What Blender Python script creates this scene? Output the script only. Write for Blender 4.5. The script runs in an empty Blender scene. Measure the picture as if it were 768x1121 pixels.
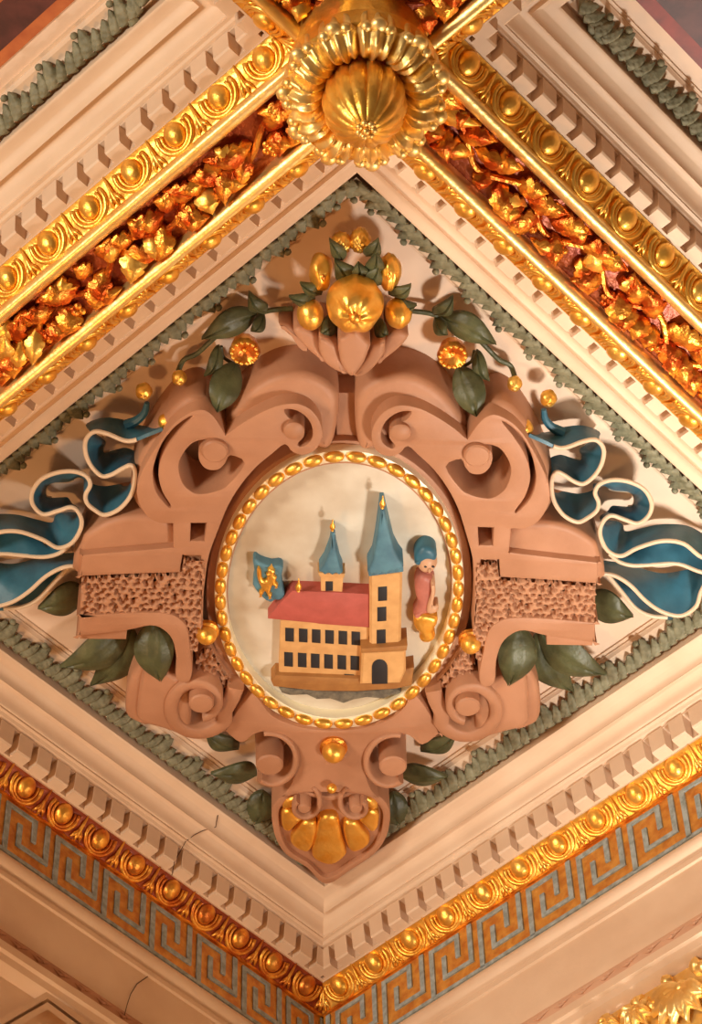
import bpy, math, random
from mathutils import Vector, Matrix
PI = math.pi
R2 = math.sqrt(2)
random.seed(7)
sc = bpy.context.scene
C = sc.collection

# ------------------------------------------------------------------ camera
F_PX = 2911.12
CAM = Vector((-0.23967, -3.95235, 1.6))
yaw, pitch, roll = 0.71640 + PI/4, 0.90594, -0.03907
fwd = Vector((math.cos(yaw)*math.cos(pitch), math.sin(yaw)*math.cos(pitch), math.sin(pitch)))
_r = Vector((math.sin(yaw), -math.cos(yaw), 0))
_u = _r.cross(fwd)
right = _r*math.cos(roll) + _u*math.sin(roll)
up = -_r*math.sin(roll) + _u*math.cos(roll)
cd = bpy.data.cameras.new('camera'); cam = bpy.data.objects.new('camera', cd); C.objects.link(cam)
M = Matrix.Identity(4)
for i in range(3):
    M[i][0] = right[i]; M[i][1] = up[i]; M[i][2] = -fwd[i]; M[i][3] = CAM[i]
cam.matrix_world = M
cd.sensor_fit = 'VERTICAL'; cd.sensor_height = 36; cd.sensor_width = 36*768/1121
cd.lens = F_PX*36/1121; cd.clip_start = .05
sc.camera = cam

# ------------------------------------------------------------------ world and light
w = bpy.data.worlds.new('world'); sc.world = w; w.use_nodes = True
nt = w.node_tree; nt.nodes.clear()
wo = nt.nodes.new('ShaderNodeOutputWorld'); bg = nt.nodes.new('ShaderNodeBackground')
bg.inputs[0].default_value = (1.0, .43, .14, 1); bg.inputs[1].default_value = .10
nt.links.new(bg.outputs[0], wo.inputs[0])

def area(name, loc, target, size, power, col):
    ld = bpy.data.lights.new(name, 'AREA'); ld.shape = 'DISK'; ld.size = size; ld.energy = power; ld.color = col
    o = bpy.data.objects.new(name, ld); C.objects.link(o); o.location = loc
    o.rotation_euler = (Vector(target)-Vector(loc)).to_track_quat('-Z', 'Y').to_euler()
    return o
area('orange_light_left', (-1.45, -.35, 4.0), (-.6, .1, 6.4), .3, 17, (1, .52, .20))  # unseen orange lamp, put in to light and warm the left side
_rl = area('room_light_right', (1.25, -.05, 4.1), (1.15, -.35, 6.4), .35, 22, (1, .92, .80)); _rl.data.spread = math.radians(95)
area('room_light_far_left', (-5.2, -4.1, 2.7), (.8, .2, 6.1), 1.6, 330, (1, .89, .72))
vs = sc.view_settings
vs.view_transform = 'Standard'; vs.look = 'None'; vs.gamma = 1; vs.exposure = 0.0; vs.use_curve_mapping = False

# ------------------------------------------------------------------ materials
MATS = {}
def mat(name, col, rough=.6, metal=0, col2=None, scale=20, bump=0, bscale=60, mix=(.35, .65), spec=.5, vor=None):
    m = bpy.data.materials.new(name); m.use_nodes = True
    n = m.node_tree.nodes; l = m.node_tree.links; b = n['Principled BSDF']
    b.inputs['Base Color'].default_value = (*col, 1); b.inputs['Roughness'].default_value = rough
    b.inputs['Metallic'].default_value = metal; b.inputs['Specular IOR Level'].default_value = spec
    tc = n.new('ShaderNodeNewGeometry')
    if col2:
        t = n.new('ShaderNodeTexNoise'); t.inputs['Scale'].default_value = scale; t.inputs['Detail'].default_value = 5
        l.new(tc.outputs['Position'], t.inputs['Vector'])
        r = n.new('ShaderNodeValToRGB'); r.color_ramp.elements[0].position = mix[0]; r.color_ramp.elements[1].position = mix[1]
        r.color_ramp.elements[0].color = (*col2, 1); r.color_ramp.elements[1].color = (*col, 1)
        l.new(t.outputs['Fac'], r.inputs[0]); l.new(r.outputs[0], b.inputs['Base Color'])
    if bump:
        t = n.new('ShaderNodeTexNoise'); t.inputs['Scale'].default_value = bscale; t.inputs['Detail'].default_value = 4
        l.new(tc.outputs['Position'], t.inputs['Vector'])
        bp = n.new('ShaderNodeBump'); bp.inputs['Strength'].default_value = bump; bp.inputs['Distance'].default_value = .01
        l.new(t.outputs['Fac'], bp.inputs['Height']); l.new(bp.outputs[0], b.inputs['Normal'])
    if vor:
        t = n.new('ShaderNodeTexVoronoi'); t.inputs['Scale'].default_value = vor
        l.new(tc.outputs['Position'], t.inputs['Vector'])
        r = n.new('ShaderNodeValToRGB'); r.color_ramp.elements[0].position = .25; r.color_ramp.elements[1].position = .5
        l.new(t.outputs['Distance'], r.inputs[0])
        bp = n.new('ShaderNodeBump'); bp.inputs['Strength'].default_value = 1; bp.inputs['Distance'].default_value = .01
        l.new(r.outputs[0], bp.inputs['Height']); l.new(bp.outputs[0], b.inputs['Normal'])
    MATS[name] = m
    return m
mat('plaster', (.80, .61, .45), .55, 0, (.73, .53, .375), 6, .08, 40)
mat('panel', (.88, .68, .53), .6, 0, (.82, .61, .46), 5, .08, 40)
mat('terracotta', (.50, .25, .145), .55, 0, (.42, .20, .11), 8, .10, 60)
mat('stipple', (.50, .25, .14), .6)
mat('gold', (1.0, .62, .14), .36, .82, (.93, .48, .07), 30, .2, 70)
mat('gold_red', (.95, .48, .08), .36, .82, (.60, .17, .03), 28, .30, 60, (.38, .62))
mat('gold_pale', (1.0, .76, .32), .40, .82, (1.0, .66, .2), 25, .15, 70)
mat('bole', (.24, .03, .008), .35, .3, (.36, .07, .012), 30, .35, 60)
mat('key_ground', (.80, .40, .08), .42, .3, (.60, .22, .04), 40, .25, 80)
mat('key_blue', (.42, .52, .56), .5, 0, (.25, .31, .32), 60, .1)
mat('sage', (.27, .26, .17), .6, 0, (.15, .145, .085), 40, .3, 90)
mat('leaf', (.105, .115, .05), .45, 0, (.05, .055, .022), 20, .2, 60)
mat('blue', (.045, .175, .26), .45, 0, (.028, .11, .17), 14, .1, 50)
mat('hem', (.72, .56, .40), .5)
mat('disc', (.74, .70, .60), .45, 0, (.52, .43, .32), 5, .06, 30)
mat('wall_ochre', (.72, .42, .17), .6, 0, (.62, .34, .13), 30, .1)
mat('brown_ochre', (.42, .20, .06), .6, 0, (.34, .15, .045), 30, .1)
mat('roof_red', (.50, .11, .09), .6, 0, (.42, .09, .07), 25, .1)
mat('spire_blue', (.10, .25, .34), .55, 0, (.07, .18, .26), 25, .1)
mat('dark', (.02, .022, .028), .5)
mat('rock', (.22, .20, .15), .8, 0, (.12, .11, .09), 60, .5)
mat('skin', (.62, .36, .22), .5)
mat('coat', (.50, .17, .13), .5, 0, (.40, .13, .10), 30)
mat('paint_red', (.30, .03, .02), .5, 0, (.16, .02, .015), 20)
mat('paint_orange', (.55, .16, .05), .5, 0, (.4, .09, .03), 20)
mat('paint_purple', (.06, .015, .018), .5, 0, (.12, .03, .03), 20)
mat('crack', (.10, .05, .03), .9)
mat('gold_frieze', (.95, .42, .06), .3, .82, (.55, .09, .012), 26, .35, 90, (.42, .60))
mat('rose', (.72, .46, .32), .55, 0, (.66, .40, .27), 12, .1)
mat('ring_gilt', (1.0, .93, .70), .45, .35)
MT = lambda n: MATS[n]

# ------------------------------------------------------------------ helpers
ZP = 4.915            # height of the coffer panel above the camera
def at(px, py, d=0.0):
    """point seen at a photo pixel, d metres below the coffer panel"""
    v = fwd*F_PX + right*(px-384) - up*(py-560.5)
    return CAM + v*((ZP-d)/v.z)
def tag(o, label=None, cat=None, group=None, kind=None):
    if label: o['label'] = label
    if cat: o['category'] = cat
    if group: o['group'] = group
    if kind: o['kind'] = kind
    return o
def empty(name, loc, rz=0, **k):
    o = bpy.data.objects.new(name, None); C.objects.link(o); o.location = loc; o.rotation_euler = (0, 0, rz)
    o.empty_display_size = .05
    return tag(o, **k)
def root_of(o):
    m = Matrix.Identity(4)
    while o is not None:
        m = Matrix.LocRotScale(o.location, o.rotation_euler, None) @ m; o = o.parent
    return m
def fin(name, V, Fc, m, parent=None, smooth=True, local=False, angle=40):
    V = [Vector(v) for v in V]
    if local: org = None
    elif parent is None:
        org = Vector((0, 0, 0))
        for v in V: org += v
        org /= max(1, len(V)); V = [v-org for v in V]
    else:
        inv = root_of(parent).inverted(); V = [inv @ v for v in V]; org = None
    me = bpy.data.meshes.new(name); me.from_pydata([tuple(v) for v in V], [], Fc); me.validate()
    me.materials.append(MT(m) if isinstance(m, str) else m)
    if smooth:
        me.polygons.foreach_set('use_smooth', [True]*len(me.polygons))
        me.update()
        try: me.set_sharp_from_angle(angle=math.radians(angle))
        except Exception: pass
    o = bpy.data.objects.new(name, me); C.objects.link(o)
    if org is not None: o.location = org
    if parent is not None: o.parent = parent
    return o
def fix(V, Fc):
    import bmesh
    bm = bmesh.new(); vs_ = [bm.verts.new(v) for v in V]
    for f in Fc:
        try: bm.faces.new([vs_[i] for i in f])
        except Exception: pass
    bmesh.ops.remove_doubles(bm, verts=bm.verts, dist=1e-5)
    bmesh.ops.recalc_face_normals(bm, faces=bm.faces)
    bm.verts.index_update()
    V2 = [v.co.copy() for v in bm.verts]; F2 = [[v.index for v in f.verts] for f in bm.faces]; bm.free()
    return V2, F2
class MB:
    def __init__(s): s.V = []; s.F = []
    def add(s, V, F):
        k = len(s.V); s.V += [Vector(v) for v in V]; s.F += [[i+k for i in f] for f in F]; return s
    def grid(s, rows, closeu=False, closev=False):
        n = len(rows); m = len(rows[0]); V = [p for r in rows for p in r]; F = []
        for i in range(n if closeu else n-1):
            for j in range(m if closev else m-1):
                F.append([i*m+j, i*m+(j+1) % m, ((i+1) % n)*m+(j+1) % m, ((i+1) % n)*m+j])
        return s.add(V, F)
    def box(s, c, h, mtx=None):
        V = [Vector((c[0]+a*h[0], c[1]+b*h[1], c[2]+e*h[2])) for a in (-1, 1) for b in (-1, 1) for e in (-1, 1)]
        if mtx is not None: V = [mtx @ v for v in V]
        return s.add(V, [[0, 1, 3, 2], [4, 6, 7, 5], [0, 4, 5, 1], [2, 3, 7, 6], [0, 2, 6, 4], [1, 5, 7, 3]])
    def tube(s, pts, rad, n=8, caps=True):
        pts = [Vector(p) for p in pts]
        if not isinstance(rad, (list, tuple)): rad = [rad]*len(pts)
        rows = []; ref = Vector((0, 0, 1))
        for i, p in enumerate(pts):
            t = (pts[min(i+1, len(pts)-1)]-pts[max(i-1, 0)])
            t = t.normalized() if t.length > 1e-9 else Vector((1, 0, 0))
            a = t.cross(ref)
            if a.length < 1e-3: a = t.cross(Vector((0, 1, 0)))
            a.normalize(); b = t.cross(a)
            rows.append([p+(a*math.cos(q)+b*math.sin(q))*rad[i] for q in [2*PI*k/n for k in range(n)]])
        k = len(s.V); s.grid(rows, closev=True)
        if caps:
            s.F.append([k+j for j in range(n)]); s.F.append([k+(len(pts)-1)*n+j for j in range(n-1, -1, -1)])
        return s
    def ell(s, c, r, mtx=None, nu=14, nv=8, fn=None):
        rows = []
        for i in range(nv+1):
            th = PI*i/nv; row = []
            for j in range(nu):
                ph = 2*PI*j/nu; q = Vector((math.sin(th)*math.cos(ph), math.sin(th)*math.sin(ph), math.cos(th)))
                k = fn(q) if fn else 1
                v = Vector((q.x*r[0]*k, q.y*r[1]*k, q.z*r[2]*k))
                if mtx is not None: v = mtx @ v
                row.append(v+Vector(c))
            rows.append(row)
        return s.grid(rows, closev=True)
    def lathe(s, c, prof, n=24, mtx=None, fn=None):
        """prof: (r, h) with h going down from c"""
        rows = []
        for r, h in prof:
            row = []
            for j in range(n):
                ph = 2*PI*j/n; k = fn(ph, r, h) if fn else 1
                v = Vector((r*k*math.cos(ph), r*k*math.sin(ph), -h))
                if mtx is not None: v = mtx @ v
                row.append(v+Vector(c))
            rows.append(row)
        return s.grid(rows, closev=True)
    def build(s, name, m, parent=None, smooth=True, local=False, doubles=True, angle=40):
        V, F = fix(s.V, s.F) if doubles else (s.V, s.F)
        return fin(name, V, F, m, parent, smooth, local, angle)
def cr(pts, n=5, closed=False):
    """Catmull-Rom through points"""
    P = [Vector(p) for p in pts]; N = len(P); out = []
    for i in range(N if closed else N-1):
        g = (lambda k: P[k % N]) if closed else (lambda k: P[max(0, min(N-1, k))])
        a, b, c, d = g(i-1), g(i), g(i+1), g(i+2)
        for j in range(n):
            t = j/n
            out.append(.5*((2*b)+(c-a)*t+(2*a-5*b+4*c-d)*t*t+(3*b-a-3*c+d)*t**3))
    if not closed: out.append(P[-1])
    return out
MIR = lambda v: Vector((-v.x, v.y, v.z))
def pxs(pts, d, n=4, closed=True, mirror=False):
    q = [at(p[0], p[1], d) for p in pts]
    if n > 1: q = cr(q, n, closed)
    if mirror: q = [MIR(v) for v in q]
    return q
def _area(lp): return sum(lp[i][0]*lp[(i+1) % len(lp)][1]-lp[(i+1) % len(lp)][0]*lp[i][1] for i in range(len(lp)))/2
def _clean(lp, dist):
    out = []
    for p in lp:
        q = Vector((p[0], p[1]))
        if not out or (q-out[-1]).length > dist: out.append(q)
    while len(out) > 3 and (out[0]-out[-1]).length < dist: out.pop()
    return out
def _inset(lp, e, smooth):
    n = len(lp); out = []
    for i in range(n):
        a, p, c = lp[i-1], lp[i], lp[(i+1) % n]
        d1 = (p-a).normalized(); d2 = (c-p).normalized()
        n1 = Vector((-d1.y, d1.x)); n2 = Vector((-d2.y, d2.x)); m = n1+n2
        if m.length < .3: m = n1*1.0
        else: m = m.normalized()*min(1.5, 1/max(.3, m.normalized().dot(n1)))
        out.append(p+m*e)
    if smooth:
        for _ in range(smooth):
            out = [out[i]*.5+(out[i-1]+out[(i+1) % n])*.25 for i in range(n)]
    return out
from mathutils.geometry import tessellate_polygon
def plate(name, loops, d0, d1, m, parent=None, bev=.005, bres=2, angle=35):
    """solid from world-space outlines (first outer, others holes), from d0 (upper) to d1 (front) below the panel"""
    bev = min(bev, (d1-d0)*.9); L0 = []
    for i, lp in enumerate(loops):
        q = _clean(lp, .0012 if bev < .008 else .003)
        if (_area(q) > 0) != (i == 0): q = q[::-1]
        L0.append(q)
    zb = CAM.z+ZP
    # going down means smaller z ; layers from the panel to the front face
    layers = [(L0, zb-d0), (L0, zb-(d1-bev))]; cur = L0; pe = 0
    st = max(1, bres) if bev < .008 else max(4, bres)
    for k in range(1, st+1):
        t = PI/2*k/st; e = bev*(1-math.cos(t)); z = zb-(d1-bev)-bev*math.sin(t)
        cur = [_inset(lp, e-pe, 1 if bev >= .008 else 0) for lp in cur]; pe = e
        layers.append((cur, z))
    b = MB()
    for (A, za), (B, zb_) in zip(layers[:-1], layers[1:]):
        for la, lb in zip(A, B):
            n = len(la); V = [(p.x, p.y, za) for p in la]+[(p.x, p.y, zb_) for p in lb]
            b.add(V, [[i, (i+1) % n, n+(i+1) % n, n+i] for i in range(n)])
    for (A, z) in (layers[0], layers[-1]):
        P3 = [[Vector((p.x, p.y, 0)) for p in lp] for lp in A]; flat = [Vector((p.x, p.y, z)) for lp in A for p in lp]
        b.add(flat, [list(t) for t in tessellate_polygon(P3)])
    return b.build(name, m, parent, True, False, True, angle)
def copy_tree(o, parent=None):
    c = o.copy(); C.objects.link(c); c.parent = parent
    for ch in o.children: copy_tree(ch, c)
    return c
def strap(name, pts, width, d0, d1, m, parent=None, closed=False, bev=.005):
    """band that follows a planar path; width may be a list; front depth may be a list"""
    n = len(pts); W_ = width if isinstance(width, (list, tuple)) else [width]*n
    D = d1 if isinstance(d1, (list, tuple)) else [d1]*n
    rows = []
    for i, p in enumerate(pts):
        a = pts[max(i-1, 0)]; b = pts[min(i+1, n-1)]
        t = Vector((b.x-a.x, b.y-a.y, 0)); t.normalize(); nn = Vector((-t.y, t.x, 0)); h = W_[i]/2; e = min(bev, h*.6)
        z0 = CAM.z+ZP-d0; z1 = CAM.z+ZP-D[i]
        q = Vector((p.x, p.y, 0))
        rows.append([q-nn*h+Vector((0, 0, z0)), q-nn*h+Vector((0, 0, z1+e)), q-nn*(h-e)+Vector((0, 0, z1)),
                     q+nn*(h-e)+Vector((0, 0, z1)), q+nn*h+Vector((0, 0, z1+e)), q+nn*h+Vector((0, 0, z0))])
    b_ = MB().grid(rows, closev=True); k = len(rows)-1
    b_.F.append([0, 1, 2, 3, 4, 5]); b_.F.append([k*6+j for j in (5, 4, 3, 2, 1, 0)])
    return b_.build(name, m, parent, angle=50)
def spiral(c, a0, a1, r0, r1, n=40, sy=1.0):
    out = []
    for i in range(n+1):
        t = i/n; a = math.radians(a0+(a1-a0)*t); r = r0+(r1-r0)*t
        out.append((c[0]+r*math.cos(a), c[1]+r*math.sin(a)*sy))
    return out
def interp(a, b, n): return [a+(b-a)*i/(n-1) for i in range(n)]
def leaf_mb(base, tip, width, bend=0.0, arch=.02, lobes=0, side=Vector((0, 0, 1)), n=16, m=8, thick=.006, rib=.004, prof=None, curl=0, cup=.25):
    """leaf whose face looks along -side ; arch lifts the middle towards the viewer"""
    base = Vector(base); tip = Vector(tip); ax = tip-base; L = ax.length; ax.normalize()
    dn = -Vector(side).normalized(); sv = ax.cross(dn).normalized()
    rows = []; rowsb = []
    for i in range(n+1):
        t = i/n
        w_ = (prof(t) if prof else math.sin(PI*min(1, t**.8))*(1.08-.25*t))*width/2 + width*.01
        if lobes: w_ *= .78+.3*abs(math.sin(PI*lobes*t))
        c = base+ax*(L*t)+sv*(bend*L*math.sin(PI*t))+dn*(arch*math.sin(PI*t)-curl*t*t)
        row = []; rb = []
        for j in range(m+1):
            x = -1+2*j/m
            h = -cup*w_*x*x + rib*(1-abs(x)) - (rib*1.3 if abs(x) < .12 else 0)
            if lobes: h += .15*w_*math.cos(PI*2*lobes*t)*abs(x)
            p = c+sv*(w_*x)+dn*h
            row.append(p); rb.append(p-dn*thick)
        rows.append(row); rowsb.append(rb)
    b = MB()
    ring = [r+list(reversed(rb)) for r, rb in zip(rows, rowsb)]
    b.grid(ring, closev=True); k = (n)*(2*m+2)
    b.F.append(list(range(2*m+2))); b.F.append([k+j for j in range(2*m+1, -1, -1)])
    return b

# ------------------------------------------------------------------ coffer frames
P = 2.07495
Z0 = 1.6
COF = {0: (0, 0), 1: (-P, 0), 2: (0, -P), 3: (-P, -P)}
def wab(a, b, z=0): return Vector(((a-b)/R2, (a+b)/R2, z+Z0))
SANG = {'right': PI/4, 'left': 3*PI/4, 'nearleft': 5*PI/4, 'nearright': 7*PI/4}   # outward normal of each side
def smat(c, side):
    o = wab(*COF[c]); o.z = Z0
    return Matrix.Translation(o) @ Matrix.Rotation(SANG[side]-PI/2, 4, 'Z')
def sideempty(name, c, side, z, y, **k):
    m = smat(c, side); loc = m @ Vector((0, y, z))
    return empty(name, loc, SANG[side]-PI/2, **k), Vector((0, y, z))
def ring(c, prof, sides=('right', 'left', 'nearleft', 'nearright')):
    b = MB()
    for sd in sides:
        m = smat(c, sd)
        b.grid([[m @ Vector((-s, s, z)), m @ Vector((s, s, z))] for s, z in prof])
    return b
def smoothp(pr, n=5): return [(v.x, v.y) for v in cr([(p[0], p[1], 0) for p in pr], n)]

# panels (ceiling) with the sloping bed of the leaf moulding
SL, ZL = .690, 4.915
b = MB()
for c in COF:
    a0, b0 = COF[c]
    V = [wab(a0+i*SL, b0+j*SL, ZL) for i, j in ((-1, -1), (1, -1), (1, 1), (-1, 1))]
    b.add(V, [[0, 1, 2, 3]])
b.add([wab(i, j, 5.05) for i, j in ((-5, -5), (2.2, -5), (2.2, 2.2), (-5, 2.2))], [[0, 1, 2, 3]])  # unseen slab above the coffers, added to keep world light out
tag(b.build('ceiling', 'panel', smooth=False), 'flat pale pink ceiling panels inside the coffers, and an added light-blocking slab above', kind='structure')
n_tr = 1
cove = [(.690, 4.915), (.690, 4.909), (.697, 4.907), (.697, 4.902), (.700, 4.900)]
bed = [(.700, 4.900)]+smoothp([(.704, 4.893), (.722, 4.886), (.738, 4.868), (.744, 4.856)], 4)
lip = [(.744, 4.885), (.758, 4.885), (.758, 4.842), (.764, 4.838)]
big = smoothp([(.764, 4.838), (.782, 4.834), (.797, 4.823), (.803, 4.808)], 5)+smoothp([(.803, 4.806), (.807, 4.815), (.819, 4.814), (.833, 4.802), (.842, 4.783), (.846, 4.780)], 4)
lows = [(.846, 4.774), (.854, 4.774), (.858, 4.767), (.866, 4.765), (.866, 4.759), (.896, 4.759), (.896, 4.699), (.902, 4.699), (.902, 4.694)]
for c in COF:
    tag(ring(c, cove+bed).build('trim_%d' % n_tr, 'plaster', angle=30), kind='structure'); n_tr += 1
    tag(ring(c, lip+big+lows).build('trim_%d' % n_tr, 'plaster', angle=30), kind='structure'); n_tr += 1

# walls: frieze band, architrave and lower wall, along both sides of the room corner
def wallstrip(prof, side, lo=-3.1):
    m = smat(0, side); b = MB()
    # local x of the mitred end at the room corner is +s for the left wall and -s for the right wall
    rows = []
    for s, z in prof:
        far = s if side == 'left' else -s
        oth = lo if side == 'left' else -lo
        rows.append([m @ Vector((oth, s, z)), m @ Vector((far, s, z))])
    return b.grid(rows)
WP = [(.957, 4.645), (.957, 4.462)]
UP = [(.957, 4.462), (.951, 4.458)]+smoothp([(.951, 4.458), (.948, 4.447), (.952, 4.432), (.964, 4.418)], 4)+[(.964, 4.412), (.958, 4.408), (.959, 4.396), (.966, 4.394)]
FACE = smoothp([(.966, 4.394), (.968, 4.34), (.974, 4.28), (.982, 4.252)], 4)
FIL = [(.972, 4.212), (.962, 4.208), (.962, 4.185), (.970, 4.180), (.972, 4.160), (.985, 4.150), (1.0, 4.145)]
LOWW = [(1.0, 4.145), (1.0, 1.0)]
for sd in ('left', 'right'):
    tag(wallstrip(WP, sd).build('wall_'+sd, 'key_ground', smooth=False), kind='structure')
    b = wallstrip(UP+FACE, sd); tag(b.build('trim_%d' % n_tr, 'plaster', angle=30), kind='structure'); n_tr += 1
    tag(wallstrip(FIL+LOWW, sd).build('trim_%d' % n_tr, 'plaster', angle=30), kind='structure'); n_tr += 1

# ------------------------------------------------------------------ egg and dart
EP = .1235
def egg_proto():
    # local frame: x tangent, y outward, z up ; centred on the slope
    sl = Vector((0, .052, -.052)).normalized(); nn = Vector((0, -1, -1)).normalized()
    mt = Matrix((Vector((1, 0, 0)), sl, nn)).transposed().to_4x4()
    e = MB().ell(mt @ Vector((0, .001, -.003)), (.0245, .028, .018), mt, 16, 10, lambda q: 1-.16*q.y)
    eg = e.V, e.F
    rims = MB()
    for rx, ry, rr, h in ((.0315, .034, .0042, -.001), (.0425, .040, .0062, -.002)):
        pts = []
        for i in range(19):
            a = math.radians(-205+230*i/18)
            pts.append(mt @ Vector((rx*math.cos(a), -ry*math.sin(a)-.005, h)))
        rims.tube(pts, rr, 6)
    d = MB()
    pts = [Vector((0, -.034, -.002)), Vector((0, -.01, .0)), Vector((0, .02, .001)), Vector((0, .036, .0))]
    d.tube([mt @ p for p in pts], [.003, .0045, .007, .003], 6)
    for sx in (-1, 1):
        d.tube([mt @ Vector((0, .002, .000)), mt @ Vector((sx*.008, .020, .003)), mt @ Vector((sx*.016, .034, .0))], [.003, .006, .002], 6)
    return eg, (rims.V, rims.F), (d.V, d.F)
EGG, RIM, DART = egg_proto()
def mk_mesh(name, VF, m, smooth=True):
    V, Fc = fix(*VF); me = bpy.data.meshes.new(name); me.from_pydata([tuple(v) for v in V], [], Fc)
    me.materials.append(MT(m)); me.polygons.foreach_set('use_smooth', [smooth]*len(me.polygons)); return me
EM = {}
for g in ('gold', 'gold_red', 'gold_pale'):
    EM[g] = (mk_mesh('egg', EGG, g), mk_mesh('shell_rim', RIM, g), mk_mesh('dart', DART, g))
def kid(name, me, parent, loc, rz=0, kind=None):
    o = bpy.data.objects.new(name, me); C.objects.link(o); o.parent = parent; o.location = loc; o.rotation_euler = (0, 0, rz); return o
def egg_run(c, side, lab, g='gold', ks=range(-7, 8), full=True):
    r, o = sideempty('egg_and_dart_moulding', c, side, 4.672, .925, label=lab, cat='moulding')
    m = smat(c, side)
    pr = smoothp([(.902, 4.695), (.915, 4.688), (.935, 4.668), (.951, 4.648)], 3)+[(.957, 4.645)]
    if full: lo, hi = -1, 1
    b = MB(); k0, k1 = min(ks)*EP-.06, max(ks)*EP+.06
    rows = []
    for s, z in pr:
        x0 = -s if min(ks) == -7 else k0; x1 = s if max(ks) == 7 else k1
        rows.append([m @ Vector((x0, s, z)), m @ Vector((x1, s, z))])
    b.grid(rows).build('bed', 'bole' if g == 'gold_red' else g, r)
    eg, rm, dt = EM[g]
    for k in ks:
        e = kid('egg', eg, r, (k*EP, -.0, -.0)); kid('shell_rim', rm, e, (0, 0, 0))
    for k in list(ks)[:-1]: kid('dart', dt, r, ((k+.5)*EP, 0, 0))
    for k, sx in ((min(ks)-.42, -1), (max(ks)+.42, 1)):
        if abs(k) > 7: kid('corner_leaf', dt, r, (sx*(.921), 0, 0), -sx*PI/4*.8)
    return r
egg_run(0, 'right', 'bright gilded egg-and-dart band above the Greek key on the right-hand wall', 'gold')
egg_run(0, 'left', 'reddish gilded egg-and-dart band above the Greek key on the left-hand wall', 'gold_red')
egg_run(0, 'nearleft', 'narrow foreshortened gilded egg-and-dart band along the upper-left edge of the central coffer', 'gold')
egg_run(0, 'nearright', 'narrow foreshortened gilded egg-and-dart band along the upper-right edge of the central coffer', 'gold')
egg_run(1, 'right', 'gilded egg-and-dart band of the neighbouring coffer at the upper left of the photo', 'gold')
egg_run(2, 'left', 'gilded egg-and-dart band of the neighbouring coffer at the upper right of the photo', 'gold')
egg_run(1, 'nearright', 'short gilded egg-and-dart run left of the big rosette at the top edge', 'gold', range(-7, -3))
egg_run(2, 'nearleft', 'short gilded egg-and-dart run right of the big rosette at the top edge', 'gold', range(4, 8))

# ------------------------------------------------------------------ dentils
dm = MB()
V = []
w2 = .0212
for x in (-w2, w2):
    V += [Vector((x, .866-.9, .030)), Vector((x, .871-.9, -.026)), Vector((x, .875-.9, -.030)), Vector((x, 0, -.030)), Vector((x, 0, .030))]
dm.add(V, [[0, 1, 2, 3, 4], [9, 8, 7, 6, 5], [0, 5, 6, 1], [1, 6, 7, 2], [2, 7, 8, 3], [3, 8, 9, 4], [4, 9, 5, 0]])
DM = mk_mesh('dentil', (dm.V, dm.F), 'plaster', False)
DP = .06175
def dentils(c, side, lab, ks=range(-14, 15)):
    r, o = sideempty('dentil_moulding', c, side, 4.729, .900, label=lab, cat='moulding')
    for k in ks: kid('dentil', DM, r, (k*DP, -.004, 0))
dentils(0, 'right', 'row of pale pink dentils above the gold band on the right-hand wall')
dentils(0, 'left', 'row of shaded orange-pink dentils above the gold band on the left-hand wall')
dentils(0, 'nearleft', 'row of dentils at the upper left of the central coffer, seen as small triangular notches')
dentils(0, 'nearright', 'row of dentils at the upper right of the central coffer, seen as small triangular notches')
dentils(1, 'right', 'row of pink dentils in the neighbouring coffer at the upper left')
dentils(2, 'left', 'row of pink dentils in the neighbouring coffer at the upper right')
dentils(1, 'nearright', 'short dentil row of the upper-left coffer beside the top edge', range(-14, -7))
dentils(2, 'nearleft', 'short dentil row of the upper-right coffer beside the top edge', range(8, 15))

# ------------------------------------------------------------------ green leaf moulding
def lstrip_proto():
    # unit centred on local (0, .727, 4.875): one curled leaf with small lobes
    b = MB(); nn = Vector((0, -.6, -.8)).normalized()
    rr = random.Random(3)
    for k, (x, ln, wd, off) in enumerate(((-.038, .046, .030, .001), (-.014, .052, .026, .002), (.012, .062, .036, .005), (.038, .046, .027, .001))):
        base = Vector((x, .019, -.020)); tipv = Vector((x+.026, .026-ln*.84, -.026+ln*.66))
        lf = leaf_mb(base+nn*.001, tipv+nn*(off), wd*1.12, .10, .004, 4, side=-nn, n=16, m=6, thick=.004, curl=-.004, cup=.4, prof=lambda t: math.sin(PI*min(1, t**.62))**.6)
        b.add(lf.V, lf.F)
    b.ell(Vector((.022, -.022, .012))+nn*.010, (.009, .008, .008), None, 8, 6)
    return b
lp = lstrip_proto(); LS = mk_mesh('curled_leaf', (lp.V, lp.F), 'sage')
LP = .1045
def leafstrip(c, side, lab, ks=range(-6, 7)):
    r, o = sideempty('leaf_moulding', c, side, 4.875, .727, label=lab, cat='moulding')
    for k in ks: kid('curled_leaf', LS, r, (k*LP, 0, 0))
    for sx in (-1, 1):
        if (sx < 0 and min(ks) == -6) or (sx > 0 and max(ks) == 6): kid('curled_leaf', LS, r, (sx*.685, .0, 0), -sx*.35)
leafstrip(0, 'right', 'green carved leaf moulding at the lower right of the central coffer, lit and fully seen')
leafstrip(0, 'left', 'dark shaded leaf moulding at the lower left of the central coffer')
leafstrip(0, 'nearleft', 'thin grey-green leaf moulding along the upper-left side of the central coffer')
leafstrip(0, 'nearright', 'thin pale grey-green leaf moulding along the upper-right side of the central coffer')
leafstrip(1, 'right', 'olive green leaf moulding of the neighbouring coffer in the top left corner')
leafstrip(2, 'left', 'blackish leaf moulding of the neighbouring coffer in the top right corner')

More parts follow.
